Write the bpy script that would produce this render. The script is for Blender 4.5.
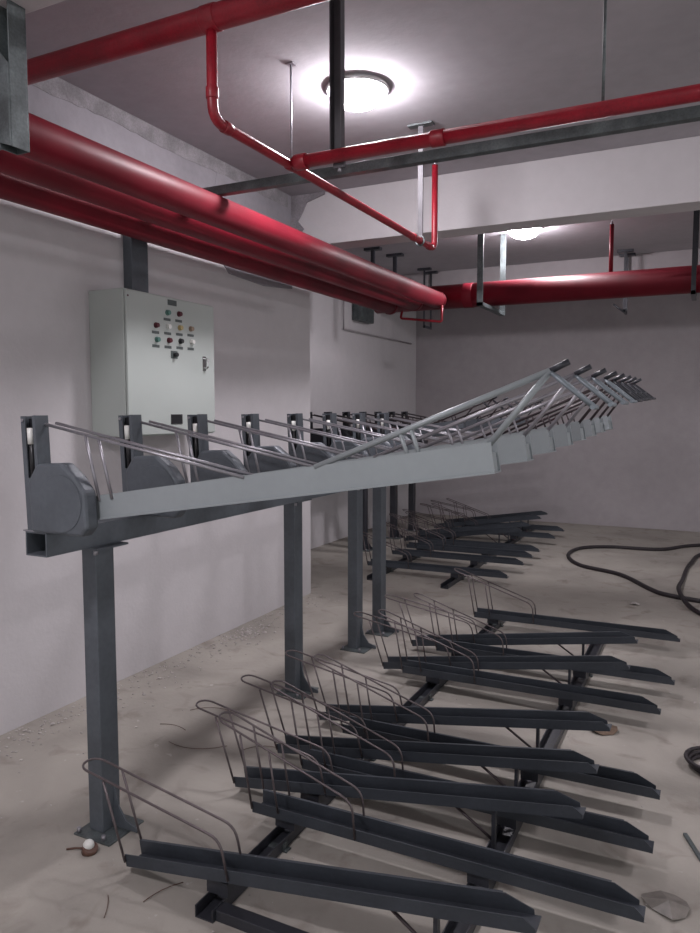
import bpy, bmesh, math, random
from mathutils import Vector, Matrix
random.seed(7)
S = bpy.context.scene
for o in list(bpy.data.objects): bpy.data.objects.remove(o)
C = S.collection

# ---------------------------------------------------------------- camera
CAMH, F, VX, VY = 1.75, 726.0, 710.0, 410.0
PITCH = math.atan((466.5 - VY) / F)
YAW = math.atan((VX - 350.0) / (F / math.cos(PITCH)))
cd = bpy.data.cameras.new('camera'); cam = bpy.data.objects.new('camera', cd); C.objects.link(cam)
cam.location = (0, 0, CAMH)
cam.rotation_euler = (math.pi / 2 - PITCH, 0, YAW)
cd.sensor_fit = 'VERTICAL'; cd.sensor_height = 36.0; cd.lens = 36.0 * F / 933.0
cd.clip_start = 0.02
S.camera = cam

# ---------------------------------------------------------------- light and exposure
w = bpy.data.worlds.new('world'); S.world = w; w.use_nodes = True
bg = w.node_tree.nodes['Background']
bg.inputs[0].default_value = (0.84, 0.83, 0.85, 1); bg.inputs[1].default_value = 0.52
S.view_settings.view_transform = 'Standard'; S.view_settings.look = 'None'
S.view_settings.gamma = 1.0; S.view_settings.use_curve_mapping = False
S.view_settings.exposure = 1.08
LAMP_EMIT = 92.0

# ---------------------------------------------------------------- materials
def mat(name, col, rough=0.6, metal=0.0, var=0.15, scale=6.0, bump=0.0, bscale=60.0, spec=0.5, col2=None, fine=0.0):
    m = bpy.data.materials.new(name); m.use_nodes = True
    nt = m.node_tree; N = nt.nodes; L = nt.links
    b = N['Principled BSDF']
    b.inputs['Roughness'].default_value = rough; b.inputs['Metallic'].default_value = metal
    b.inputs['Specular IOR Level'].default_value = spec
    tc = N.new('ShaderNodeTexCoord')
    n = N.new('ShaderNodeTexNoise'); n.inputs['Scale'].default_value = scale; n.inputs['Detail'].default_value = 6
    L.new(tc.outputs['Object'], n.inputs['Vector'])
    r = N.new('ShaderNodeValToRGB')
    c2 = col2 if col2 else tuple(c * (1 - var) for c in col)
    r.color_ramp.elements[0].position = 0.35; r.color_ramp.elements[1].position = 0.65
    r.color_ramp.elements[0].color = (*c2, 1); r.color_ramp.elements[1].color = (*col, 1)
    L.new(n.outputs['Fac'], r.inputs['Fac'])
    out = r.outputs['Color']
    if fine:
        n2 = N.new('ShaderNodeTexNoise'); n2.inputs['Scale'].default_value = scale * 12; n2.inputs['Detail'].default_value = 8
        L.new(tc.outputs['Object'], n2.inputs['Vector'])
        mr = N.new('ShaderNodeMapRange'); mr.inputs['From Min'].default_value = 0.3; mr.inputs['From Max'].default_value = 0.7
        mr.inputs['To Min'].default_value = 1 - fine; mr.inputs['To Max'].default_value = 1 + fine * 0.4
        L.new(n2.outputs['Fac'], mr.inputs['Value'])
        mx = N.new('ShaderNodeVectorMath'); mx.operation = 'SCALE'
        L.new(out, mx.inputs[0]); L.new(mr.outputs[0], mx.inputs['Scale']); out = mx.outputs[0]
    L.new(out, b.inputs['Base Color'])
    if bump:
        n3 = N.new('ShaderNodeTexNoise'); n3.inputs['Scale'].default_value = bscale; n3.inputs['Detail'].default_value = 5
        L.new(tc.outputs['Object'], n3.inputs['Vector'])
        bp = N.new('ShaderNodeBump'); bp.inputs['Strength'].default_value = bump; bp.inputs['Distance'].default_value = 0.01
        L.new(n3.outputs['Fac'], bp.inputs['Height']); L.new(bp.outputs[0], b.inputs['Normal'])
    return m

def emit(name, col, st):
    m = bpy.data.materials.new(name); m.use_nodes = True
    nt = m.node_tree; nt.nodes.clear()
    e = nt.nodes.new('ShaderNodeEmission'); o = nt.nodes.new('ShaderNodeOutputMaterial')
    e.inputs[0].default_value = (*col, 1); e.inputs[1].default_value = st
    nt.links.new(e.outputs[0], o.inputs[0]); return m

M = dict(
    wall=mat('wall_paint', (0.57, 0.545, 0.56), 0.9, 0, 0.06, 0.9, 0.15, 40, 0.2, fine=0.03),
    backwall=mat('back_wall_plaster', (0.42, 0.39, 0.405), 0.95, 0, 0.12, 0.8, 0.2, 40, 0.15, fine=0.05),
    ceil=mat('ceiling_concrete', (0.45, 0.43, 0.46), 0.95, 0, 0.14, 0.9, 0.1, 30, 0.15, fine=0.05),
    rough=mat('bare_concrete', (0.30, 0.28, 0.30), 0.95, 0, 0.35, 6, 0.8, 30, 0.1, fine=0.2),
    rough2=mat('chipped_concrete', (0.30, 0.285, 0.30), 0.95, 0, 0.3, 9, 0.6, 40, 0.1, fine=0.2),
    bare=mat('unpainted_concrete', (0.31, 0.295, 0.32), 0.95, 0, 0.2, 2.0, 0.2, 40, 0.1, fine=0.06),  # grey for both upper wall panels, the far one painted-in shade
    floor=None,
    red=mat('red_paint', (0.19, 0.006, 0.018), 0.50, 0, 0.30, 3, 0.05, 30, 0.3),
    redspot=mat('red_paint_worn', (0.31, 0.009, 0.022), 0.42, 0, 0.3, 9, 0.1, 50, 0.5, fine=0.2),
    zinc=mat('zinc_grey_paint', (0.22, 0.255, 0.285), 0.42, 0.25, 0.10, 5, 0.02, 90, 0.5, fine=0.04),
    light=mat('pale_grey_paint', (0.30, 0.33, 0.345), 0.42, 0.2, 0.06, 3, 0.02, 90, 0.5, fine=0.03),
    slate=mat('slate_grey_paint', (0.115, 0.130, 0.150), 0.50, 0.2, 0.25, 4, 0.03, 60, 0.5, fine=0.10),
    dark=mat('dark_grey_paint', (0.040, 0.042, 0.052), 0.38, 0.15, 0.25, 7, 0.03, 70, 0.5, fine=0.10),
    tray=mat('charcoal_grey_paint', (0.052, 0.060, 0.074), 0.5, 0.15, 0.25, 5, 0.03, 70, 0.45, fine=0.10),
    rod=mat('steel_rod', (0.14, 0.115, 0.12), 0.4, 0.5, 0.3, 20),
    darkrod=mat('dark_steel_rod', (0.060, 0.045, 0.050), 0.4, 0.4, 0.3, 20),
    zrod=mat('zinc_plated_rod', (0.34, 0.33, 0.36), 0.38, 0.6, 0.2, 20),
    strut=mat('dull_strut_steel', (0.085, 0.08, 0.09), 0.6, 0.1, 0.3, 8),
    galv=mat('galvanised_steel', (0.15, 0.175, 0.18), 0.5, 0.4, 0.5, 9, 0.05, 60, fine=0.25),
    cab=mat('cabinet_paint', (0.42, 0.455, 0.435), 0.5, 0, 0.03, 3),
    black=mat('black_plastic', (0.015, 0.015, 0.018), 0.4), white=mat('white_plastic', (0.75, 0.75, 0.72), 0.4),
    green=mat('green_lens', (0.10, 0.22, 0.19), 0.3), redlens=mat('red_lens', (0.10, 0.02, 0.03), 0.3),
    yellow=mat('yellow_lens', (0.48, 0.38, 0.18), 0.3), tan=mat('tan_lens', (0.30, 0.22, 0.16), 0.3),
    plate=mat('label_plate', (0.10, 0.12, 0.12), 0.5, 0, 0.6, 300),
    chrome=mat('chrome', (0.6, 0.6, 0.6), 0.2, 1.0, 0.1),
    cable=mat('black_rubber', (0.022, 0.016, 0.020), 0.6, 0, 0.3, 20, 0.3, 80),
    paper=mat('brown_paper', (0.16, 0.11, 0.08), 0.9, 0, 0.3, 20), plastic=mat('grey_plastic_film', (0.22, 0.20, 0.18), 0.4, 0, 0.4, 20),
    rubble=mat('plaster_rubble', (0.50, 0.46, 0.44), 0.95, 0, 0.4, 30), brown=mat('brown_plastic', (0.10, 0.045, 0.03), 0.5),
    lamp=emit('lamp_glass', (1.0, 0.95, 1.0), LAMP_EMIT),
    rim=mat('lamp_rim', (0.55, 0.55, 0.55), 0.4),
)

def floor_material():
    m = bpy.data.materials.new('concrete_floor'); m.use_nodes = True
    nt = m.node_tree; N = nt.nodes; L = nt.links; b = N['Principled BSDF']
    b.inputs['Roughness'].default_value = 0.75; b.inputs['Specular IOR Level'].default_value = 0.3
    tc = N.new('ShaderNodeTexCoord')
    def noise(sc, det=6, dist=0.0, mp=None):
        n = N.new('ShaderNodeTexNoise'); n.inputs['Scale'].default_value = sc; n.inputs['Detail'].default_value = det
        n.inputs['Distortion'].default_value = dist
        L.new(mp if mp else tc.outputs['Object'], n.inputs['Vector']); return n.outputs['Fac']
    r = N.new('ShaderNodeValToRGB'); r.color_ramp.elements[0].position = 0.3; r.color_ramp.elements[1].position = 0.72
    r.color_ramp.elements[0].color = (0.265, 0.245, 0.22, 1); r.color_ramp.elements[1].color = (0.42, 0.39, 0.35, 1)
    L.new(noise(1.1, 8, 0.6), r.inputs['Fac'])
    # trampled dark smudges
    r2 = N.new('ShaderNodeValToRGB'); r2.color_ramp.elements[0].position = 0.56; r2.color_ramp.elements[1].position = 0.74
    r2.color_ramp.elements[0].color = (1, 1, 1, 1); r2.color_ramp.elements[1].color = (0.62, 0.58, 0.56, 1)
    L.new(noise(4.5, 10, 1.0), r2.inputs['Fac'])
    # pale plaster specks
    r3 = N.new('ShaderNodeValToRGB'); r3.color_ramp.elements[0].position = 0.70; r3.color_ramp.elements[1].position = 0.76
    r3.color_ramp.elements[0].color = (0, 0, 0, 1); r3.color_ramp.elements[1].color = (0.6, 0.6, 0.6, 1)
    L.new(noise(16, 3, 0.0), r3.inputs['Fac'])
    mx = N.new('ShaderNodeMixRGB'); mx.blend_type = 'MULTIPLY'; mx.inputs[0].default_value = 0.8
    L.new(r.outputs[0], mx.inputs[1]); L.new(r2.outputs[0], mx.inputs[2])
    mx2 = N.new('ShaderNodeMixRGB'); L.new(r3.outputs[0], mx2.inputs[0]); L.new(mx.outputs[0], mx2.inputs[1])
    mx2.inputs[2].default_value = (0.50, 0.46, 0.44, 1)
    L.new(mx2.outputs[0], b.inputs['Base Color'])
    bp = N.new('ShaderNodeBump'); bp.inputs['Strength'].default_value = 0.25; bp.inputs['Distance'].default_value = 0.01
    L.new(noise(25, 8), bp.inputs['Height']); L.new(bp.outputs[0], b.inputs['Normal'])
    return m
M['floor'] = floor_material()

# ---------------------------------------------------------------- helpers
def box(bm, lo, hi, mtx=None):
    x0, y0, z0 = lo; x1, y1, z1 = hi
    v = [bm.verts.new(p) for p in ((x0,y0,z0),(x1,y0,z0),(x1,y1,z0),(x0,y1,z0),(x0,y0,z1),(x1,y0,z1),(x1,y1,z1),(x0,y1,z1))]
    for f in ((0,3,2,1),(4,5,6,7),(0,1,5,4),(1,2,6,5),(2,3,7,6),(3,0,4,7)): bm.faces.new([v[i] for i in f])
    if mtx: bmesh.ops.transform(bm, matrix=mtx, verts=v)
    return v
def prism(bm, pts, y0, y1):          # pts are (x, z) outlines, extruded along y
    a = [bm.verts.new((x, y0, z)) for x, z in pts]; b = [bm.verts.new((x, y1, z)) for x, z in pts]
    n = len(pts); fs = [bm.faces.new(a), bm.faces.new(b[::-1])]
    for i in range(n): fs.append(bm.faces.new((a[i], b[i], b[(i+1) % n], a[(i+1) % n])))
    bmesh.ops.recalc_face_normals(bm, faces=fs)
def tube(bm, pts, r, n=10, closed=False):
    pts = [Vector(p) for p in pts]; rings = []; N = len(pts); up = None
    for i, p in enumerate(pts):
        if closed: t = (pts[(i+1) % N] - pts[i-1]).normalized()
        else: t = (pts[min(i+1, N-1)] - pts[max(i-1, 0)]).normalized()
        if up is None: up = Vector((0,0,1)) if abs(t.z) < 0.9 else Vector((0,1,0))
        u = t.cross(up)
        if u.length < 1e-4: u = t.cross(Vector((1,0,0)))
        u.normalize(); v = u.cross(t).normalized(); up = v
        k = 1.0
        if 0 < i < N-1 or closed:
            a = (pts[i]-pts[i-1]).normalized(); c = max(0.5, a.dot(t)); k = 1.0/ c if c > 0.5 else 1.4
        rings.append([bm.verts.new(p + u*math.cos(2*math.pi*j/n)*r + v*math.sin(2*math.pi*j/n)*r) for j in range(n)])
    M_ = N if closed else N-1
    for i in range(M_):
        A, B = rings[i], rings[(i+1) % N]
        for j in range(n):
            f = bm.faces.new((A[j], A[(j+1) % n], B[(j+1) % n], B[j])); f.smooth = True
    if not closed:
        bm.faces.new(rings[0][::-1]); bm.faces.new(rings[-1])
def cyl(bm, a, b, r, n=16): tube(bm, [a, b], r, n)
def round_path(pts, rad, k=5):       # fillets the corners of a polyline
    pts = [Vector(p) for p in pts]; out = [pts[0]]
    for i in range(1, len(pts)-1):
        a, b, c = pts[i-1], pts[i], pts[i+1]
        d = min(rad, (a-b).length*0.48, (c-b).length*0.48)
        p, q = b + (a-b).normalized()*d, b + (c-b).normalized()*d
        for j in range(k+1):
            t = j/k; out.append(p*(1-t)**2 + b*2*t*(1-t) + q*t*t)
    out.append(pts[-1]); return out
def obj(name, bm, m, parent=None, bevel=0.0, loc=None):
    bmesh.ops.recalc_face_normals(bm, faces=bm.faces[:])
    me = bpy.data.meshes.new(name); bm.to_mesh(me); bm.free()
    o = bpy.data.objects.new(name, me); C.objects.link(o); me.materials.append(m)
    if parent: o.parent = parent
    if loc: o.location = loc
    if bevel:
        b = o.modifiers.new('bevel', 'BEVEL'); b.width = bevel; b.segments = 2; b.limit_method = 'ANGLE'
    return o
def B(): return bmesh.new()
def boxobj(name, lo, hi, m, parent=None, bevel=0.0):
    bm = B(); box(bm, lo, hi); return obj(name, bm, m, parent, bevel)
def tubeobj(name, pts, r, m, parent=None, n=10):
    bm = B(); tube(bm, pts, r, n); return obj(name, bm, m, parent)
def thing(name, label, cat, loc=(0,0,0), group=None):
    o = bpy.data.objects.new(name, None); C.objects.link(o); o.location = loc; o.empty_display_size = 0.1
    return tag(o, label, cat, group)
def tag(o, label, cat, group=None):
    o['label'] = label; o['category'] = cat
    if group: o['group'] = group
    return o
def struct(o): o['kind'] = 'structure'; return o
def copy_tree(o, parent=None):
    c = o.copy(); C.objects.link(c); c.parent = parent
    for ch in [x for x in bpy.data.objects if x.parent == o]: copy_tree(ch, c)
    return c

# ---------------------------------------------------------------- setting
H = 3.62
WX = -3.37
struct(boxobj('floor', (-5.0, -3.0, -0.1), (6.0, 11.7, 0.0), M['floor']))
struct(boxobj('ceiling', (-5.0, -3.0, H), (6.0, 11.7, H+0.15), M['ceil']))
struct(boxobj('wall_left', (-4.6, -3.0, 0.0), (WX, 5.97, H), M['wall']))
struct(boxobj('wall_recess', (-4.75, 5.97, 0.0), (-4.45, 11.5, H), M['wall']))
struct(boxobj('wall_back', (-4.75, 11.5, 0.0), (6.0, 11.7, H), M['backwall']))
def beam(name, y0, y1, z, m=M['wall']):
    return struct(boxobj(name, (WX if y1 < 6.2 else -4.45, y0, z), (6.0, y1, H), m, None, 0.006))
beam('trim_1', 1.82, 2.07, 3.27)
beam('trim_2', 5.65, 5.90, 3.18)
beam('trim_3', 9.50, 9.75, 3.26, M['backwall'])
# raw concrete strip left unplastered along the top of the left wall, ragged lower edge
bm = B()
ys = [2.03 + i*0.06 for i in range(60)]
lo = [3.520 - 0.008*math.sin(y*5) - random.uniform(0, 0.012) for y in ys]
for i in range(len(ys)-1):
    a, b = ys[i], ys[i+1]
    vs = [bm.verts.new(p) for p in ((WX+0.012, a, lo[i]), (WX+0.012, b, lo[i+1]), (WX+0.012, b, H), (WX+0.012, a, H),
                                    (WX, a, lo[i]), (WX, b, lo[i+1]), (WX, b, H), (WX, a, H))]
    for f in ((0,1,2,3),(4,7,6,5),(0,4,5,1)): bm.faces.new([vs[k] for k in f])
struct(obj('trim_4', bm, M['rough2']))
# greyer upper band of the left wall above the pipes
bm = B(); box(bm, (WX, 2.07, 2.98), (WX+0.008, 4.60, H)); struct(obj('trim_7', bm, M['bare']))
# dark unplastered patch where the cross beam meets the wall
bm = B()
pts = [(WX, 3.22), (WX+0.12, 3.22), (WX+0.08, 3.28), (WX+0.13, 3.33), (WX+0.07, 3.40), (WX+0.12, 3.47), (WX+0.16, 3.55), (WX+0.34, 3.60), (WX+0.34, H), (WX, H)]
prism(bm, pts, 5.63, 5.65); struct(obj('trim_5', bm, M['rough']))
# shade on the far upper wall, put in as a grey patch
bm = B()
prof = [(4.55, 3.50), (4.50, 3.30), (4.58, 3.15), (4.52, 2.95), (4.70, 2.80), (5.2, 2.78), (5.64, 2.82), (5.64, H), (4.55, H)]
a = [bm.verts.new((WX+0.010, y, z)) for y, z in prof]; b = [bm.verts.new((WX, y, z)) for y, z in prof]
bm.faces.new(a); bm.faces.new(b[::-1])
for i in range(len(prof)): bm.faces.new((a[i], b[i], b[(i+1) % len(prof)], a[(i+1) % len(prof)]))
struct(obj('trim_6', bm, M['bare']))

# ---------------------------------------------------------------- ceiling lamps
def lamp(x, y, label):
    t = thing('ceiling_lamp', label, 'ceiling lamp', (x, y, H), 'round ceiling lamps')
    bm = B(); n = 48
    prof = [(0.0, 0.0), (0.175, 0.0), (0.184, -0.012), (0.183, -0.026), (0.170, -0.030), (0.163, -0.024), (0.0, -0.018)]
    rings = [[bm.verts.new((r*math.cos(2*math.pi*j/n), r*math.sin(2*math.pi*j/n), z)) for j in range(n)] for r, z in prof[1:-1]]
    for A, Bq in zip(rings, rings[1:]):
        for j in range(n):
            f = bm.faces.new((A[j], A[(j+1) % n], Bq[(j+1) % n], Bq[j])); f.smooth = True
    bm.faces.new(rings[0]); bm.faces.new(rings[-1])
    obj('rim', bm, M['rim'], t)
    bm = B(); prev = None; K = 9; R = 0.161
    for k in range(K):
        a = math.pi/2*k/K; r = R*math.cos(a); z = -0.024 - 0.095*math.sin(a)
        ring = [bm.verts.new((r*math.cos(2*math.pi*j/n), r*math.sin(2*math.pi*j/n), z)) for j in range(n)]
        if prev:
            for j in range(n):
                f = bm.faces.new((prev[j], prev[(j+1) % n], ring[(j+1) % n], ring[j])); f.smooth = True
        prev = ring
    c = bm.verts.new((0, 0, -0.119))
    for j in range(n): bm.faces.new((prev[j], prev[(j+1) % n], c)).smooth = True
    obj('glass_dome', bm, M['lamp'], t)
    return t
lamp(-1.90, 3.94, 'lit round ceiling lamp half behind the dark hanger strut, the nearer of two in view')
lamp(-1.77, 7.62, 'lit round ceiling lamp beyond the first cross beam, above the big red header pipe')
lamp(-1.85, 0.05, 'lit round ceiling lamp overhead behind the viewpoint')
lamp(2.4, 3.83, 'lit round ceiling lamp out of view to the right of the racks')  # unseen lamp added for fill light from the right

# ---------------------------------------------------------------- red pipes
def pipe(label, pts, r, m=None, group=None, name='sprinkler_pipe', rad=0.0, n=20, cat='pipe'):
    p = round_path(pts, rad, 6) if rad else pts
    t = thing(name, label, cat, tuple(pts[0]), group)
    q = [tuple(Vector(a) - Vector(pts[0])) for a in p]
    tubeobj('pipe_run', q, r, m or M['red'], t, n)
    return t
def ring_part(t, c, ax, r, ln, m=None, name='coupling'):
    c = Vector(c) - t.location; ax = Vector(ax)
    bm = B(); cyl(bm, c - ax*ln/2, c + ax*ln/2, r, 20); return obj(name, bm, m or M['red'], t, 0.003)
PZ = 2.89
for X, PZ, lab in ((-2.585, 2.89, 'large red water pipe, outermost of the three running parallel along the left wall'),
               (-2.845, 2.885, 'large red water pipe, middle one of the three running along the left wall'),
               (-3.13, 2.865, 'large red water pipe, innermost of the three, closest to the left wall')):
    t = pipe(lab, [(X, -2.9, PZ), (X, 7.33, PZ)], 0.086, group='three large red pipes along the left wall', name='water_pipe', n=32)
    ring_part(t, (X, 7.29, PZ), (0,1,0), 0.090, 0.04, name='end_collar')
HY, HZ, HR = 7.47, 2.945, 0.125
t = pipe('thick red header pipe crossing the far bay, joined by three pipes at left', [(-3.36, HY, HZ), (6, HY, HZ)], HR, name='header_pipe', n=36)
ring_part(t, (-2.30, HY, HZ), (1,0,0), HR+0.004, 0.10)
# upper left cross pipe with its drop and the run to the sprinkler riser
SX, SZ = -1.765, 2.87
UY, UZ = 2.37, 3.245
t = pipe('red pipe crossing high at upper left near the galvanised hanger', [(-3.36, UY, UZ), (0.6, UY, UZ)], 0.047, M['redspot'], name='sprinkler_main', n=24)
ring_part(t, (SX, UY, UZ), (1,0,0), 0.050, 0.07, M['redspot'], 'tee_joint')
t = pipe('thin red pipe dropping at an elbow then running back to an upturned sprinkler',
         [(SX, UY, UZ-0.046), (SX, UY, SZ), (SX, 4.90, SZ), (SX, 4.90, 3.44)], 0.021, M['redspot'], name='sprinkler_branch', rad=0.07, n=16)
for c, ax in (((SX, UY, SZ+0.10), (0,0,1)), ((SX, UY+0.09, SZ), (0,1,0)), ((SX, 2.95, SZ), (0,1,0)), ((SX, 4.80, SZ), (0,1,0)), ((SX, 4.5, SZ), (0,1,0))):
    ring_part(t, c, ax, 0.025, 0.045, M['redspot'])
def sprinkler_head(t, c):
    c = Vector(c) - t.location
    bm = B(); cyl(bm, c, c+Vector((0,0,0.02)), 0.012, 10); cyl(bm, c+Vector((0,0,0.02)), c+Vector((0,0,0.055)), 0.005, 8)
    cyl(bm, c+Vector((0,0,0.055)), c+Vector((0,0,0.058)), 0.016, 12); obj('sprinkler_head', bm, M['zrod'], t)
sprinkler_head(t, (SX, 4.90, 3.44))
CY, CZ = 2.95, 2.875
t = pipe('red pipe crossing the view just under the nearer lamp, above the dark bar',
         [(SX+0.02, CY, CZ), (6.0, CY, CZ)], 0.029, M['redspot'], name='sprinkler_pipe', n=20)
ring_part(t, (SX+0.06, CY, CZ), (1,0,0), 0.036, 0.06, M['redspot'])
ring_part(t, (-1.05, CY, CZ), (1,0,0), 0.034, 0.06, M['redspot'])
t = pipe('short red riser standing up from the far header pipe towards the ceiling', [(-0.90, HY, HZ+HR-0.01), (-0.90, HY, 3.52)], 0.020, name='sprinkler_riser', n=14)
sprinkler_head(t, (-0.90, HY, 3.52))
t = pipe('small red drain pipe bent beneath the corner of the far header pipe',
         [(-2.98, 7.28, 2.80), (-2.98, 7.24, 2.72), (-2.52, 7.24, 2.66), (-2.52, 7.24, 2.83)], 0.013, M['redspot'], name='drain_pipe', rad=0.03, n=10)

# dark square steel bar behind the cross pipe
t = boxobj('steel_bar', (0, 0, 0), (9.0, 0.05, 0.05), M['galv'], None, 0.002); t.location = (-3.0, 3.50, 2.985)
tag(t, 'dark grey steel bar running across behind the mid height red pipe', 'steel bar')
# hangers
def rodthing(name, label, cat, a, b, r, m):
    t = thing(name, label, cat, tuple(a)); 
    tubeobj('rod', [(0,0,0), tuple(Vector(b)-Vector(a))], r, m, t, 8)
    bm = B(); s = 1 if b[2] < a[2] else -1
    box(bm, (-0.022, -0.022, -0.006), (0.022, 0.022, 0.0)); obj('anchor_plate', bm, M['zrod'], t); return t
rodthing('threaded_rod', 'thin threaded rod hanging the dark bar beside the pipe tee, left of the lamp', 'threaded rod', (-2.10, 3.525, H), (-2.10, 3.525, 3.03), 0.005, M['zrod'])
rodthing('threaded_rod', 'thin dark threaded rod down to the mid height red pipe at upper right', 'threaded rod', (-0.40, CY, H), (-0.40, CY, CZ+0.02), 0.006, M['galv'])
# wide flat strut before the lamp
t = thing('hanger_strut', 'dark steel channel strut hanging in front of the nearer ceiling lamp', 'hanger', (-1.525, CY+0.0, CZ))
bm = B(); box(bm, (-0.028, 0.020, 0.03), (0.028, 0.026, H-CZ)); box(bm, (-0.028, -0.014, 0.03), (-0.023, 0.020, H-CZ)); box(bm, (0.023, -0.014, 0.03), (0.028, 0.020, H-CZ))
box(bm, (-0.028, 0.020, -0.045), (0.028, 0.036, 0.035))
obj('channel', bm, M['strut'], t, 0.001)
bm = B(); cyl(bm, (0, 0.028, -0.060), (0, 0.028, -0.045), 0.009, 6); obj('bolt', bm, M['zrod'], t)
# T shaped hanger for the thin branch
t = thing('tee_hanger', 'pale steel hanger bar with a plate on the ceiling, holding the thin red branch', 'hanger', (SX, 4.62, SZ))
bm = B(); box(bm, (-0.018, -0.004, 0.02), (0.018, 0.008, H-SZ)); obj('strap', bm, M['strut'], t, 0.001)
bm = B(); box(bm, (-0.085, -0.03, H-SZ-0.012), (0.085, 0.03, H-SZ)); obj('anchor_plate', bm, M['galv'], t, 0.002)
bm = B(); tube(bm, [(0, 0, 0.03)] + [(0.03*math.sin(a), 0, 0.03*math.cos(a)) for a in [i*math.pi/8 for i in range(1, 16)]], 0.006, 8, True); obj('clamp_ring', bm, M['galv'], t)
# big galvanised hanger at upper left
t = thing('pipe_hanger', 'wide galvanised channel hanger at top left corner carrying the three large pipes', 'hanger', (-2.42, 2.00, 2.74))
bm = B(); box(bm, (-0.035, 0.034, 0.0), (0.035, 0.04, 3.27-2.74)); box(bm, (-0.035, -0.04, 0.0), (-0.030, 0.034, 3.27-2.74)); box(bm, (0.030, -0.04, 0.0), (0.035, 0.034, 3.27-2.74))
obj('vertical_channel', bm, M['galv'], t, 0.001)
bm = B(); box(bm, (-0.95, -0.035, 0.03), (-0.03, 0.035, 0.074)); obj('cross_channel', bm, M['galv'], t, 0.002)
bm = B(); prism(bm, [(-0.20, 0.075), (0.034, 0.0), (0.034, 0.30), (-0.02, 0.36)], -0.048, -0.041)
obj('side_plate', bm, M['galv'], t, 0.001)
bm = B(); tube(bm, round_path([(0.0,-0.05,0.60),(0.004,-0.055,0.57),(0.01,-0.05,0.555),(0.02,-0.055,0.56)],0.01), 0.004, 6); obj('plastic_tie', bm, M['white'], t)
def trapeze(x, y0, y1, zb, label, hw=0.03, top0=H, top1=H, m=None, plate=False, brace=False):
    m = m or M['galv']
    t = thing('trapeze_hanger', label, 'hanger', (x, y0, zb), 'hangers of the far header pipe')
    for y, tp in ((0.0, top0), (y1-y0, top1)):
        bm = B(); box(bm, (-hw, y-0.005, 0), (hw, y+0.005, tp-zb)); obj('vertical_bar', bm, m, t, 0.001)
        if plate:
            bm = B(); box(bm, (-0.09, y-0.03, tp-zb-0.03), (0.09, y+0.03, tp-zb)); obj('anchor_plate', bm, M['dark'], t, 0.002)
    bm = B(); box(bm, (-hw, -0.005, -0.0), (hw, y1-y0+0.005, 0.035)); obj('cross_bar', bm, m, t, 0.001)
    if brace:
        bm = B(); tube(bm, [(-0.12, 0, 0.10), (0, 0, -0.0)], 0.012, 6); obj('diagonal_brace', bm, M['dark'], t)
    return t
trapeze(-2.04, 6.97, 7.82, 2.76, 'wide steel hanger around the header pipe just left of the far lamp', 0.030)
trapeze(-0.95, 9.20, 9.44, 2.90, 'dark hanger with ceiling plate beyond the header pipe, right of the short riser', 0.014, m=M['dark'], plate=True, brace=True)
trapeze(-0.17, 7.25, 7.68, 2.78, 'dark steel hanger around the header pipe at the right edge of the view', 0.02, m=M['dark'])
trapeze(-3.45, 9.20, 9.46, 2.84, 'thin dark hanger frame behind the corner where the three pipes join', 0.012, m=M['dark'], plate=True)
for bx_, y, lab in ((-3.56, 7.80, 'small dark hanger plate above the three pipes, nearer one behind the beam'), (-3.46, 8.22, 'small dark hanger plate above the three pipes, close to the header')):
    t = thing('ceiling_bracket', lab, 'bracket', (bx_, y, 3.10)); t['group'] = 'small dark brackets over the three pipes'
    bm = B(); box(bm, (-0.02, -0.02, -0.10), (0.02, 0.02, H-3.10)); obj('post', bm, M['dark'], t)
    bm = B(); box(bm, (-0.10, -0.04, H-3.10-0.03), (0.10, 0.04, H-3.10)); obj('anchor_plate', bm, M['dark'], t)

# ---------------------------------------------------------------- control cabinet
t = thing('control_cabinet', 'pale grey green electrical control cabinet hung on the left wall', 'control cabinet', (WX, 3.272, 1.590))
CD = 0.29
bm = B(); box(bm, (0, 0, 0), (CD-0.018, 0.85, 0.873)); obj('body', bm, M['cab'], t, 0.004)
bm = B(); box(bm, (CD-0.016, 0.006, 0.008), (CD, 0.844, 0.865)); door = obj('door', bm, M['cab'], t, 0.004)
def onface(name, y, z, wy, hz, m, d=0.006, par=door):
    y = y*1.01 - 3.272; z = 1.75+(z-1.75)*1.01 - 1.590
    bm = B(); box(bm, (CD, y-wy/2, z-hz/2), (CD+d, y+wy/2, z+hz/2)); return obj(name, bm, m, par, 0.001)
def knob(name, y, z, m, r=0.014):
    y = y*1.01 - 3.272; z = 1.75+(z-1.75)*1.01 - 1.590; bm = B()
    cyl(bm, (CD, y, z), (CD+0.008, y, z), r*1.25, 18); cyl(bm, (CD+0.008, y, z), (CD+0.022, y, z), r, 18)
    return obj(name, bm, m, door)
onface('name_plate', 3.648, 2.42, 0.085, 0.034, M['plate'], 0.003)
for y, z, m in ((3.600, 2.354, 'green'), (3.71, 2.358, 'redlens'), (3.493, 2.266, 'redlens'), (3.603, 2.268, 'white'), (3.716, 2.272, 'yellow'), (3.825, 2.276, 'tan'),
                (3.499, 2.180, 'green'), (3.61, 2.184, 'redlens'), (3.72, 2.188, 'black'), (3.833, 2.192, 'white')):
    knob('indicator_button', y, z, M[m])
for y, z in ((3.598, 2.312), (3.708, 2.314), (3.490, 2.223), (3.601, 2.226), (3.712, 2.230), (3.824, 2.234), (3.491, 2.140), (3.602, 2.142), (3.714, 2.145), (3.824, 2.147)):
    onface('button_label', y, z, 0.065, 0.017, M['plate'], 0.002)
sw = onface('rotary_switch', 3.658, 2.098, 0.062, 0.048, M['plate'], 0.004)
bm = B(); cyl(bm, (CD+0.004, 0.423, 0.511), (CD+0.03, 0.423, 0.511), 0.013, 14); obj('switch_knob', bm, M['black'], door)
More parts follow.
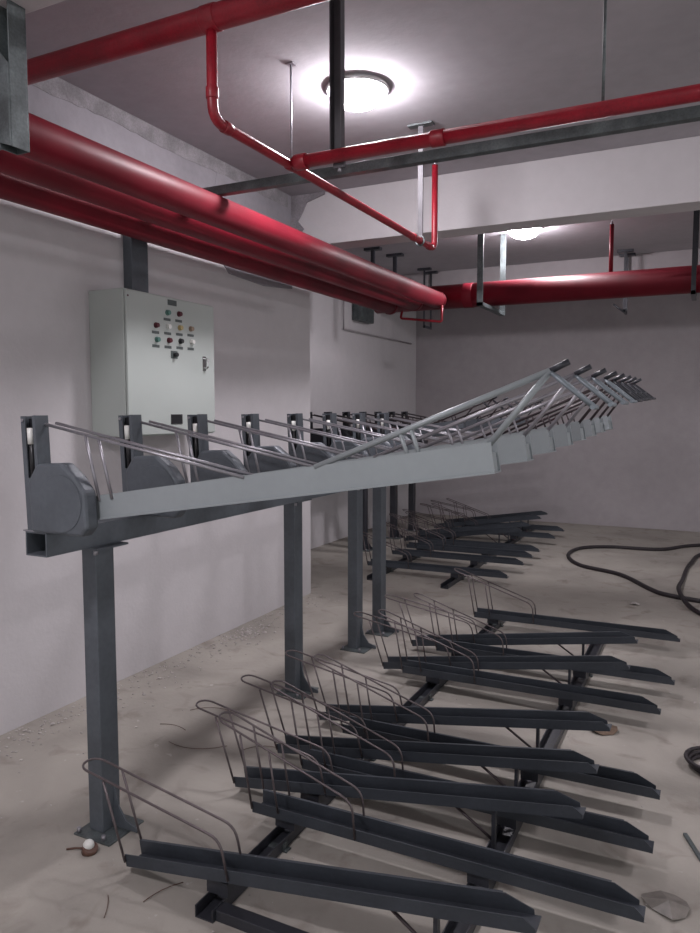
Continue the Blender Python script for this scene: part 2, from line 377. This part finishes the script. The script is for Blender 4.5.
bm = B(); tube(bm, round_path([(CD, 0.73, 0.505), (CD+0.03, 0.73, 0.50), (CD+0.03, 0.73, 0.445), (CD, 0.73, 0.44)], 0.012), 0.009, 8)
box(bm, (CD, 0.712, 0.425), (CD+0.004, 0.748, 0.52)); obj('handle', bm, M['chrome'], door)
onface('vent_grille', 3.672, 1.692, 0.11, 0.062, M['black'], 0.004)
bm = B(); cyl(bm, (CD, 0.02, 0.83), (CD+0.003, 0.02, 0.83), 0.006, 10); obj('rivet', bm, M['redlens'], door)
t = boxobj('cable_duct', (0, 0, 0), (0.07, 0.15, 0.60), M['slate'], None, 0.002); t.location = (WX, 3.57, 2.46)
tag(t, 'dark metal cable duct rising from the control cabinet to the red pipes', 'cable duct')
# junction box on the recess wall
t = thing('junction_box', 'small grey junction box with a thin conduit frame high on the recess wall', 'junction box', (-4.438, 9.0, 2.96))
bm = B(); box(bm, (0, 0.05, 0.02), (0.10, 0.55, 0.30)); obj('housing', bm, M['galv'], t, 0.004)
bm = B(); tube(bm, [(0.02, -0.25, 0.34), (0.02, -0.25, -0.13), (0.02, 2.2, -0.13)], 0.012, 6); obj('conduit', bm, M['backwall'], t)

# ---------------------------------------------------------------- bike rack: posts, beams, floor rails
def post(x, y, ztop, label, group, m):
    t = thing('rack_post', label, 'post', (x, y, 0), group)
    bm = B(); box(bm, (-0.038, -0.05, 0.008), (0.038, 0.05, ztop-0.008)); obj('column', bm, m, t, 0.004)
    bm = B(); box(bm, (-0.075, -0.10, 0.0), (0.12, 0.10, 0.008)); obj('base_plate', bm, M['galv'], t, 0.001)
    for y_ in (-0.006,):
        bm = B(); prism(bm, [(0.038, 0.008), (0.16, 0.008), (0.162, 0.025), (0.10, 0.045), (0.06, 0.10), (0.038, 0.20)], y_+0.02, y_+0.028); obj('gusset', bm, m, t)
    bm = B(); box(bm, (-0.07, -0.085, ztop-0.008), (0.085, 0.085, ztop)); obj('cap_plate', bm, m, t)
    for bx, by in ((-0.060, -0.085), (0.075, -0.085), (0.06, -0.07)):
        bm = B(); z0 = 0.008 if bx != 0.06 else ztop-0.028
        cyl(bm, (bx, by, z0), (bx, by, z0+0.021), 0.009, 6); obj('bolt', bm, M['zrod'], t)
    return t
POSTX, BZ0, BZ1 = -2.235, 1.205, 1.297
fg, rg = 'posts of the near rack', 'posts of the rear rack'
post(-2.222, 2.17, BZ0, 'grey steel rack post nearest the camera at left, smudged on its face', fg, M['slate'])
post(-2.268, 3.80, BZ0, 'second rack post from the camera, behind the near lower tray hoops', fg, M['slate'])
post(-2.29, 4.72, BZ0, 'third post of the near rack, standing left of a close fourth post', fg, M['slate'])
post(-2.29, 5.15, BZ0, 'fourth and farthest post of the near rack, right beside the third', fg, M['slate'])
post(-3.84, 8.15, BZ0, 'dark rear rack post just behind the third post of the near rack', rg, M['dark'])
post(-3.84, 9.12, BZ0, 'dark rear rack post seen right of the fourth near post', rg, M['dark'])
post(-3.84, 9.80, BZ0, 'dark rear rack post farthest back, standing clear at the right', rg, M['dark'])
def rackbeam(x, y0, y1, label, m):
    t = thing('rack_beam', label, 'beam', (x, y0, BZ0))
    bm = B(); w, h, th, L = 0.055, BZ1-BZ0, 0.006, y1-y0
    box(bm, (-w, 0, 0), (w, L, th)); box(bm, (-w, 0, h-th), (w, L, h)); box(bm, (-w, 0, th), (-w+th, L, h-th)); box(bm, (w-th, 0, th), (w, L, h-th))
    box(bm, (-w+th, 0.25, th), (w-th, 0.26, h-th))
    obj('tube_section', bm, m, t, 0.001)
    bm = B(); box(bm, (-w-0.012, 0.0, h), (w, 0.05, h+0.004)); cyl(bm, (-w+0.01, 0.02, h+0.004), (-w+0.01, 0.02, h+0.016), 0.009, 6)
    obj('bolt_lug', bm, M['zrod'], t)
    return t
rackbeam(POSTX, 1.88, 5.42, 'long hollow steel beam on the near posts, its open end facing the camera', M['slate'])
rackbeam(-3.84, 6.30, 10.3, 'dark beam along the top of the rear rack posts', M['dark'])
def rail(x, y0, y1, label, m, w=0.038):
    t = thing('floor_rail', label, 'rail', (x, y0, 0))
    bm = B(); L = y1-y0; th = 0.005
    box(bm, (-w, 0, 0), (w, L, th)); box(bm, (-w, 0, th), (-w+th, L, 0.045)); box(bm, (w-th, 0, th), (w, L, 0.045))
    obj('channel', bm, m, t, 0.001)
    k = 0
    y = 0.45
    while y < L and k < 8:
        bm = B(); box(bm, (-w-0.02, y, 0.0), (w+0.02, y+0.035, 0.006)); box(bm, (w, y, 0.006), (w+0.005, y+0.035, 0.03)); obj('floor_clip', bm, M['galv'], t); y += 0.84; k += 1
    return t
RA, RB = -1.50, -0.69
rail(RA, 1.90, 5.9, 'near rack floor rail under the hooped ends of the lower trays', M['dark'])
rail(RB, 1.90, 5.9, 'near rack floor rail under the raised right ends of the lower trays', M['dark'])
rail(-3.08, 6.7, 10.9, 'rear rack floor rail on the hooped side', M['dark'])
rail(-2.28, 6.7, 10.9, 'rear rack floor rail on the open side', M['dark'])
t = boxobj('cross_rail', (0, 0, 0), (RB-RA-0.076, 0.05, 0.04), M['dark'], None, 0.002); t.location = (RA+0.038, 1.915, 0.0)
tag(t, 'short dark cross rail joining the two floor rails at the near end', 'rail')

# ---------------------------------------------------------------- lower bike trays
TL, TW, TH = 1.53, 0.085, 0.056
TILT = math.atan(0.158)
def lower_proto(name, high, TL=1.53):
    """tray local frame: x along the tray, y across, z up, origin at the near left bottom corner"""
    t = thing(name, '', 'bike tray', (0, 0, 0))
    th = 0.004
    bm = B()
    prism(bm, [(0, 0), (TL, 0), (TL, 0.016), (TL-0.03, 0.044), (0, 0.046)], 0, th)
    prism(bm, [(0, 0), (TL-0.02, 0), (TL-0.02, 0.018), (TL-0.10, TH), (0, TH)], TW-th, TW)
    box(bm, (0, th, 0), (TL, TW-th, th))
    box(bm, (0, TW, TH-th), (TL-0.11, TW+0.008, TH))
    obj('channel', bm, M['tray'], t)
    # hoop
    y0, y1 = -0.003, TW+0.003
    hp = [(0.475, y0, 0.01), (0.465, y0, 0.155), (-0.155, y0, 0.365)]
    a = round_path(hp, 0.05, 5)[:-1]
    r = (y1-y0)/2; cx = -0.135; nose = []
    dx, dz = -0.62/0.6546, 0.21/0.6546
    for i in range(9):
        q = -math.pi/2 + math.pi*i/8
        nose.append((cx + dx*r*math.cos(q), (y0+y1)/2 + r*math.sin(q), 0.358 + dz*r*math.cos(q)))
    b = [(p[0], y1, p[2]) for p in a][::-1]
    bm = B(); tube(bm, [tuple(p) for p in a] + nose + b, 0.0047, 8)
    obj('wheel_hoop', bm, M['rod'], t)
    for y in (y0-0.004, y1+0.004):
        bm = B(); tube(bm, [(0.004, y, 0.02), (-0.05, y, 0.325)], 0.0047, 8); obj('hoop_stay', bm, M['rod'], t)
    if not high:
        for y in (y0-0.004, y1+0.004):
            bm = B(); tube(bm, [(0.13, y, 0.03), (0.09, y, 0.278)], 0.0045, 8); obj('hoop_stay', bm, M['rod'], t)
    return t
HIGH = lower_proto('lower_bike_tray', True, 1.54)
LOW = lower_proto('lower_bike_tray', False, 1.515)
ORD = ['nearest', 'second', 'third', 'fourth', 'fifth', 'sixth', 'seventh', 'eighth', 'ninth', 'tenth', 'eleventh', 'twelfth']
used = {'h': False, 'l': False}
def legs_for(t, x_rail_a, x_rail_b, y, xl, high, m):
    """supports standing on the floor rails, children of the tray, kept upright in world axes"""
    inv = (Matrix.Translation(t.location) @ Matrix.Rotation(t.rotation_euler.y, 4, 'Y')).inverted()
    def add(nm, fn, mm):
        bm = B(); fn(bm); bmesh.ops.transform(bm, matrix=inv, verts=bm.verts[:]); obj(nm, bm, mm, t)
    zt = lambda x: t.location.z + (x - xl)*math.tan(-t.rotation_euler.y)
    za = zt(x_rail_a)
    add('mounting_block', lambda bm: box(bm, (x_rail_a-0.045, y+0.012, 0.045), (x_rail_a+0.045, y+TW-0.012, za-0.007 if high else za)), m)
    if high:
        zb = zt(x_rail_b)
        add('leg', lambda bm: box(bm, (x_rail_b-0.010, y+0.02, 0.045), (x_rail_b+0.004, y+0.045, zb+0.002)), m)
        add('brace', lambda bm: tube(bm, [(x_rail_b-0.17, y+0.03, zt(x_rail_b-0.17)), (x_rail_b-0.004, y+0.03, 0.09)], 0.006, 8), M['darkrod'])
    else:
        add('mounting_block', lambda bm: box(bm, (x_rail_b-0.04, y+0.012, 0.045), (x_rail_b+0.04, y+TW-0.012, zt(x_rail_b))), m)
def place_lower(high, xl, y, label, group, ra, rb, m=None):
    src = HIGH if high else LOW; k = 'h' if high else 'l'
    t = src if not used[k] else copy_tree(srccopy[k]); used[k] = True
    t.location = (xl, y, 0.037 if high else 0.082); t.rotation_euler = (0, -TILT if high else -0.008, 0)
    t['label'] = label; t['group'] = group
    legs_for(t, ra, rb, y, xl, high, M['dark'])
    return t
# pristine copies without the supports are kept as sources, then removed
srccopy = {'h': copy_tree(HIGH), 'l': copy_tree(LOW)}
FRONT_H = [1.965, 2.625, 2.99, 3.425, 4.31, 4.83]
FRONT_L = [2.42, 2.83, 3.25, 4.19, 4.69, 5.60]
for i, y in enumerate(FRONT_H):
    place_lower(True, -1.91 if i == 0 else -1.882, y, ('nearest tilted dark lower tray, at the bottom edge, hoop before the first post' if i == 0 else
                '%s tilted dark lower tray of the near rack counting from the camera' % (ORD[i] if i < len(FRONT_H)-1 else 'farthest')), 'tilted lower trays of the near rack', RA, RB)
for i, y in enumerate(FRONT_L):
    place_lower(False, -1.70 if i == 3 else -1.65, y, '%s level dark lower tray of the near rack, lying low and reaching farther right' % (ORD[i] if i < len(FRONT_L)-1 else 'farthest'),
                'level lower trays of the near rack', RA, RB)
REAR_H = [8.75, 9.22, 9.9, 10.35]
REAR_L = [7.0, 7.68, 8.12, 8.5, 9.47, 10.1]
for i, y in enumerate(REAR_H):
    place_lower(True, -3.53, y, '%s tilted dark lower tray of the rear rack' % (ORD[i] if i < len(REAR_H)-1 else 'farthest'), 'tilted lower trays of the rear rack', -3.08, -2.28)
for i, y in enumerate(REAR_L):
    place_lower(False, -3.25, y, '%s level dark lower tray of the rear rack' % (ORD[i] if i < len(REAR_L)-1 else 'farthest'), 'level lower trays of the rear rack', -3.08, -2.28)
for k in srccopy:
    for ch in [x for x in bpy.data.objects if x.parent == srccopy[k]]: bpy.data.objects.remove(ch)
    bpy.data.objects.remove(srccopy[k])

# ---------------------------------------------------------------- upper bike trays
UT = math.atan(0.154)
def upper_proto(mt, mu, mr):
    """origin at the foot of the mast on top of the beam; x to the right, y away"""
    t = thing('upper_bike_tray', '', 'bike tray', (0, 0, 0))
    # mast: open channel with a gas spring in its slot, leaning back a little
    bm = B(); th = 0.005; W = 0.076; Hm = 0.43; D = 0.06
    box(bm, (0, D-th, 0), (W, D, Hm)); box(bm, (0, 0, 0), (th, D-th, Hm)); box(bm, (W-th, 0, 0), (W, D-th, Hm))
    box(bm, (th, 0, 0), (0.022, th, Hm)); box(bm, (0.060, 0, 0), (W-th, th, Hm)); box(bm, (0.022, 0, 0), (0.060, th, 0.20))
    bmesh.ops.transform(bm, matrix=Matrix.Shear('XY', 4, (-0.0, 0)) if False else Matrix.Rotation(-0.045, 4, 'Y'), verts=bm.verts[:])
    mast = obj('mast', bm, mu, t)
    Rm = Matrix.Rotation(-0.045, 4, 'Y')
    bm = B(); box(bm, (0.010, 0.028, 0.20), (0.068, 0.032, 0.42)); bmesh.ops.transform(bm, matrix=Rm, verts=bm.verts[:]); obj('slot_lining', bm, M['black'], mast)  # black sheet standing in for the dark inside of the mast
    bm = B(); cyl(bm, (0.041, 0.008, 0.20), (0.041, 0.008, 0.34), 0.010, 14); bmesh.ops.transform(bm, matrix=Rm, verts=bm.verts[:]); obj('gas_spring', bm, M['black'], mast)
    bm = B(); cyl(bm, (0.041, 0.006, 0.325), (0.041, 0.006, 0.385), 0.012, 14); bmesh.ops.transform(bm, matrix=Rm, verts=bm.verts[:]); obj('spring_label', bm, M['white'], mast)
    bm = B(); cyl(bm, (0.012, -0.006, 0.415), (0.012, 0.0, 0.415), 0.006, 8)
    bmesh.ops.transform(bm, matrix=Rm, verts=bm.verts[:]); obj('bolt', bm, M['zrod'], mast)
    # octagonal pivot cover
    bm = B(); prism(bm, [(0.035, 0.0), (0.025, 0.19), (0.07, 0.255), (0.20, 0.262), (0.265, 0.215), (0.31, 0.16), (0.318, 0.03), (0.29, 0.0)], -0.016, 0.045)
    cov = obj('pivot_cover', bm, mu, t, 0.012)
    bm = B(); cyl(bm, (0.19, -0.019, 0.115), (0.19, -0.016, 0.115), 0.105, 36); obj('pivot_disc', bm, mu, cov, 0.004)
    return t
UX0, UZ0 = -2.282, BZ1
UL, UW, UHt = 1.46, 0.072, 0.088
def upper_tray(y, yend, zend, label, group, k=1, x0=UX0, mt=None, mu=None, mr=None, hand=None):
    mt = mt or M['light']; mu = mu or M['slate']; mr = mr or M['zrod']; hand = hand or M['zrod']
    if (mt.name, mu.name) not in protos: protos[(mt.name, mu.name)] = upper_proto(mt, mu, mr); t = protos[(mt.name, mu.name)]
    else: t = copy_tree(clean[(mt.name, mu.name)])
    if (mt.name, mu.name) not in clean: clean[(mt.name, mu.name)] = copy_tree(t)
    t.location = (x0, y, UZ0); t['label'] = label; t['group'] = group
    # swinging carriage: children share one transform (slope and slight yaw)
    dx = (x0 + 1.76) - (x0 + 0.31)
    yaw = math.atan2(yend - (y+0.055), dx); slope = math.atan2(zend - 1.353, dx)
    mtx = Matrix.Translation((0.31, 0.055, 1.353-UZ0)) @ Matrix.Rotation(yaw, 4, 'Z') @ Matrix.Rotation(-slope, 4, 'Y')
    def add(nm, bm, m, par=t):
        bmesh.ops.transform(bm, matrix=mtx, verts=bm.verts[:]); return obj(nm, bm, m, par)
    th = 0.004
    bm = B(); box(bm, (-0.06, 0, 0), (UL, th, UHt)); box(bm, (-0.06, UW-th, 0), (UL, UW, UHt)); box(bm, (-0.06, th, 0.0), (UL, UW-th, th))
    box(bm, (-0.06, -0.006, 0), (UL, 0, 0.005)); box(bm, (0, UW, 0), (UL, UW+0.006, 0.005))
    box(bm, (UL-0.010, 0.004, 0.0), (UL-0.006, UW-0.004, UHt-0.03))
    ch = add('channel', bm, mt)
    # rear hoop: two rods falling from the mast head to the tray
    for yy in (0.0, UW-0.006):
        bm = B(); tube(bm, [(-0.215, yy, 0.384), (0.64, yy, UHt-0.006)], 0.0058, 8); add('hoop_rod', bm, mr)
    for xx, yy in ((0.012, 0.0), (0.072, 0.0)):
        bm = B(); tube(bm, [(xx, yy, UHt-0.02), (xx-0.025, yy, 0.318-xx*0.35)], 0.006, 8); add('hoop_stay', bm, mr)
    # front guard: inclined tubes meeting at the handle
    ap = (UL+0.180, 0.036, 0.258)
    bm = B(); tube(bm, [(0.90, 0.006, UHt-0.004), ap], 0.0095 if k == 0 else 0.0075, 10)
    add('guard_rail', bm, M['light'] if k == 0 else hand)
    for xs in (1.20, 1.235):
        q = (xs-0.90)/(ap[0]-0.90)
        bm = B(); tube(bm, [(xs+0.01, 0.006, UHt-0.01), (xs-0.01, 0.006+0.030*q, UHt+(0.258-UHt)*(q-0.02))], 0.0065 if k == 0 else 0.005, 8); add('guard_stay', bm, M['light'] if k == 0 else hand)
    bm = B(); tube(bm, [(UL-0.01, 0.02, UHt-0.006), ap], 0.0095 if k == 0 else 0.007, 10); add('guard_strut', bm, M['light'] if k == 0 else hand)
    bm = B(); tube(bm, [ap, (ap[0]+0.052, ap[1], ap[2]+0.016)], 0.009, 8); add('grip', bm, M['dark'])
    bm = B()
    for yy in (-0.03, 0.03): tube(bm, [(ap[0], ap[1], ap[2]-0.004), (ap[0]+0.02, ap[1]+yy, ap[2]-0.025), (ap[0]+0.10, ap[1]+yy, ap[2]-0.115)], 0.006, 8)
    tube(bm, [(ap[0]+0.10, ap[1]-0.05, ap[2]-0.115), (ap[0]+0.10, ap[1]+0.05, ap[2]-0.115)], 0.007, 8)
    tube(bm, [(ap[0]+0.06, ap[1]-0.03, ap[2]-0.07), (ap[0]+0.06, ap[1]+0.03, ap[2]-0.07)], 0.005, 8)
    add('pull_handle', bm, M['zinc'] if hand is not M['darkrod'] else M['dark'])
    return t
protos, clean = {}, {}
NU = 8
for k in range(NU):
    y = [1.885, 2.385, 2.85, 3.31, 3.79, 4.24, 4.69, 5.12][k]
    ye = 1.98 + 0.412*k
    lab = ('nearest pale grey upper tray whose long side faces the camera' if k == 0 else
           '%s pale grey upper tray of the near rack counting from the camera' % (ORD[k] if k < NU-1 else 'farthest'))
    upper_tray(y, ye, 1.575 + 0.008*k, lab, 'upper trays of the near rack', k, hand=M['zrod'] if k < 4 else M['darkrod'])  # far guards and handles coloured darker to look backlit by the lamp
for k in range(7):
    y = 6.78 + 0.46*k
    upper_tray(y, y+0.05, 1.577, '%s dark upper tray of the rear rack beyond the wall end' % (ORD[k] if k < 6 else 'farthest'), 'upper trays of the rear rack',
               x0=-3.89, mt=M['slate'], mu=M['dark'], mr=M['darkrod'], hand=M['darkrod'])
for t in clean.values():
    for ch in [x for x in bpy.data.objects if x.parent == t]:
        for g in [x for x in bpy.data.objects if x.parent == ch]: bpy.data.objects.remove(g)
        bpy.data.objects.remove(ch)
    bpy.data.objects.remove(t)

# ---------------------------------------------------------------- things on the floor
def spline(pts, k=8):
    pts = [Vector(p) for p in pts]; out = []
    for i in range(len(pts)-1):
        p0, p1, p2, p3 = pts[max(i-1, 0)], pts[i], pts[i+1], pts[min(i+2, len(pts)-1)]
        for j in range(k):
            u = j/k; out.append(0.5*((2*p1) + (-p0+p2)*u + (2*p0-5*p1+4*p2-p3)*u*u + (-p0+3*p1-3*p2+p3)*u**3))
    out.append(pts[-1]); return out
cb = [(1.2, 10.9, .02), (-0.055, 10.25, .02), (-0.495, 9.72, .02), (-1.074, 9.62, .02), (-1.40, 9.36, .02), (-1.46, 8.84, .02), (-1.244, 8.33, .02), (-0.79, 8.03, .02), (-0.461, 7.50, .02), (-0.291, 7.32, .02), (0.10, 7.18, .02), (0.8, 7.0, .02)]
o = tubeobj('cable', spline(cb), 0.022, M['cable'], None, 8); tag(o, 'thick black cable looping on the floor by the back wall', 'cable')
cb = [(0.9, 10.3, .02), (0.05, 9.75, .02), (-0.14, 8.95, .02), (-0.19, 8.1, .02), (-0.20, 7.35, .06), (-0.03, 6.80, .02), (0.4, 6.4, .02)]
o = tubeobj('cable', spline(cb), 0.020, M['cable'], None, 8); tag(o, 'second black cable crossing over the looping one near the right edge', 'cable')
bm = B()
for q in range(3):
    R = 0.11+0.012*q
    tube(bm, [(R*math.cos(a), R*math.sin(a), 0.012+0.016*q) for a in [2*math.pi*i/28 for i in range(28)]], 0.010, 8, True)
o = obj('hose_coil', bm, M['cable']); o.location = (0.085, 3.86, 0); tag(o, 'small dark coil of cord on the floor cut by the right edge', 'coil')
bm = B(); box(bm, (-0.09, -0.008, 0), (0.09, 0.008, 0.012)); o = obj('steel_offcut', bm, M['galv'], None, 0.001); o.location = (0.0, 3.10, 0.0); o.rotation_euler = (0, 0, -1.2)
tag(o, 'thin grey metal offcut lying at the lower right edge', 'offcut')
def scrap(name, label, cat, c, m, r, seed):
    rnd = random.Random(seed); bm = B(); n = 9
    top = [bm.verts.new((r*(0.6+0.5*rnd.random())*math.cos(2*math.pi*i/n), 0.75*r*(0.6+0.5*rnd.random())*math.sin(2*math.pi*i/n), 0.004+0.02*rnd.random())) for i in range(n)]
    bot = [bm.verts.new((v.co.x, v.co.y, v.co.z-0.003)) for v in top]
    c0 = bm.verts.new((0, 0, 0.028)); c1 = bm.verts.new((0, 0, 0.025))
    for i in range(n):
        j = (i+1) % n; bm.faces.new((top[i], top[j], c0)); bm.faces.new((bot[j], bot[i], c1)); bm.faces.new((top[i], bot[i], bot[j], top[j]))
    o = obj(name, bm, m); o.location = (c[0], c[1], 0.0); return tag(o, label, cat)
scrap('plastic_scrap', 'crumpled grey plastic film beside the tip of the nearest level lower tray', 'scrap', (-0.07, 2.68), M['plastic'], 0.10, 1)
scrap('paper_scrap', 'brown paper scrap on the floor right of the fourth tilted tray tip', 'scrap', (-0.47, 4.06), M['paper'], 0.09, 5)
scrap('paper_scrap', 'pale paper scrap on the floor near the cable crossing', 'scrap', (-0.55, 6.9), M['rubble'], 0.06, 8)
t = thing('lamp_socket', 'small white and brown socket piece on the floor left of the first post', 'socket', (-2.15, 2.01, 0))
bm = B(); bmesh.ops.create_uvsphere(bm, u_segments=14, v_segments=8, radius=0.022); bmesh.ops.translate(bm, vec=(0,0,0.03), verts=bm.verts[:]); obj('white_cap', bm, M['white'], t)
bm = B(); cyl(bm, (0,0,0), (0.01,0,0.025), 0.030, 14); obj('brown_base', bm, M['brown'], t)
bm = B(); tube(bm, [(-0.02,0,0.01), (-0.06,-0.01,0.006), (-0.09,-0.03,0.004)], 0.004, 6); obj('wire_tail', bm, M['brown'], t)
# plaster crumbs strewn along the wall foot
bm = B()
def chip(x, y, s):
    n0 = len(bm.verts); r = bmesh.ops.create_icosphere(bm, subdivisions=1, radius=s)
    for v in r['verts']:
        v.co *= random.uniform(0.6, 1.2); v.co.z *= 0.45
    bmesh.ops.translate(bm, vec=(x, y, s*0.35), verts=r['verts'])
for _ in range(520):
    y = random.uniform(2.2, 5.9); d = abs(random.gauss(0, 0.16)); chip(WX+0.03+d, y, random.uniform(0.003, 0.010)*(1 if random.random() < 0.93 else 1.8))
for _ in range(160):
    a, d = random.uniform(0, 6.28), abs(random.gauss(0, 0.13)); chip(-3.2+d*math.cos(a)*0.7, 4.68+d*math.sin(a)*1.4, random.uniform(0.004, 0.013))
for _ in range(150): chip(random.uniform(-3.2, -0.1), random.uniform(1.7, 7.5), random.uniform(0.002, 0.006))
for v in bm.verts:
    if v.co.x < WX+0.012: v.co.x = WX+0.012
o = obj('plaster_crumbs', bm, M['rubble']); o['kind'] = 'stuff'; tag(o, 'grey plaster crumbs strewn along the foot of the left wall', 'rubble')
bm = B()
for _ in range(22): chip(random.uniform(-3.25, -0.2), random.uniform(1.8, 7.0), random.uniform(0.004, 0.009))
for _ in range(45): chip(WX+0.05+abs(random.gauss(0, 0.15)), random.uniform(2.3, 5.5), random.uniform(0.004, 0.010))
o = obj('white_plaster_flakes', bm, M['rubble']); o['kind'] = 'stuff'; tag(o, 'pale plaster flakes scattered over the concrete floor', 'rubble')
# twigs and wire ends
for i, (x, y, a, l, cv) in enumerate(((-2.55, 3.32, 0.4, 0.12, 0.3), (-2.35, 2.95, 0.3, 0.16, -0.4), (-1.72, 1.95, 1.2, 0.08, 0.1), (-1.85, 1.80, -0.9, 0.06, 0.1), (-2.02, 3.04, 0.6, 0.10, 0.3), (-2.6, 3.05, 0.0, 0.09, 0.2))):
    lab = ['curved dark wire end on bare floor between the wall and the second post', 'long bent wire end lying left of the second tray hoops', 'straight dark wire end below the nearest tray, left one',
           'short slanting wire end below the nearest tray, right one', 'bent wire end near the left tip of the second level tray', 'thin wire end half way from the first post to the wall'][i]
    pts = [(l*(u-0.5)*2, cv*l*(1-(2*u-1)**2), 0.004+0.004*math.sin(u*3.1)) for u in [j/6 for j in range(7)]]
    o = tubeobj('wire_end', pts, 0.0016, M['brown'], None, 6); o.location = (x, y, 0); o.rotation_euler = (0, 0, a); tag(o, lab, 'wire', 'loose wire ends on the floor')
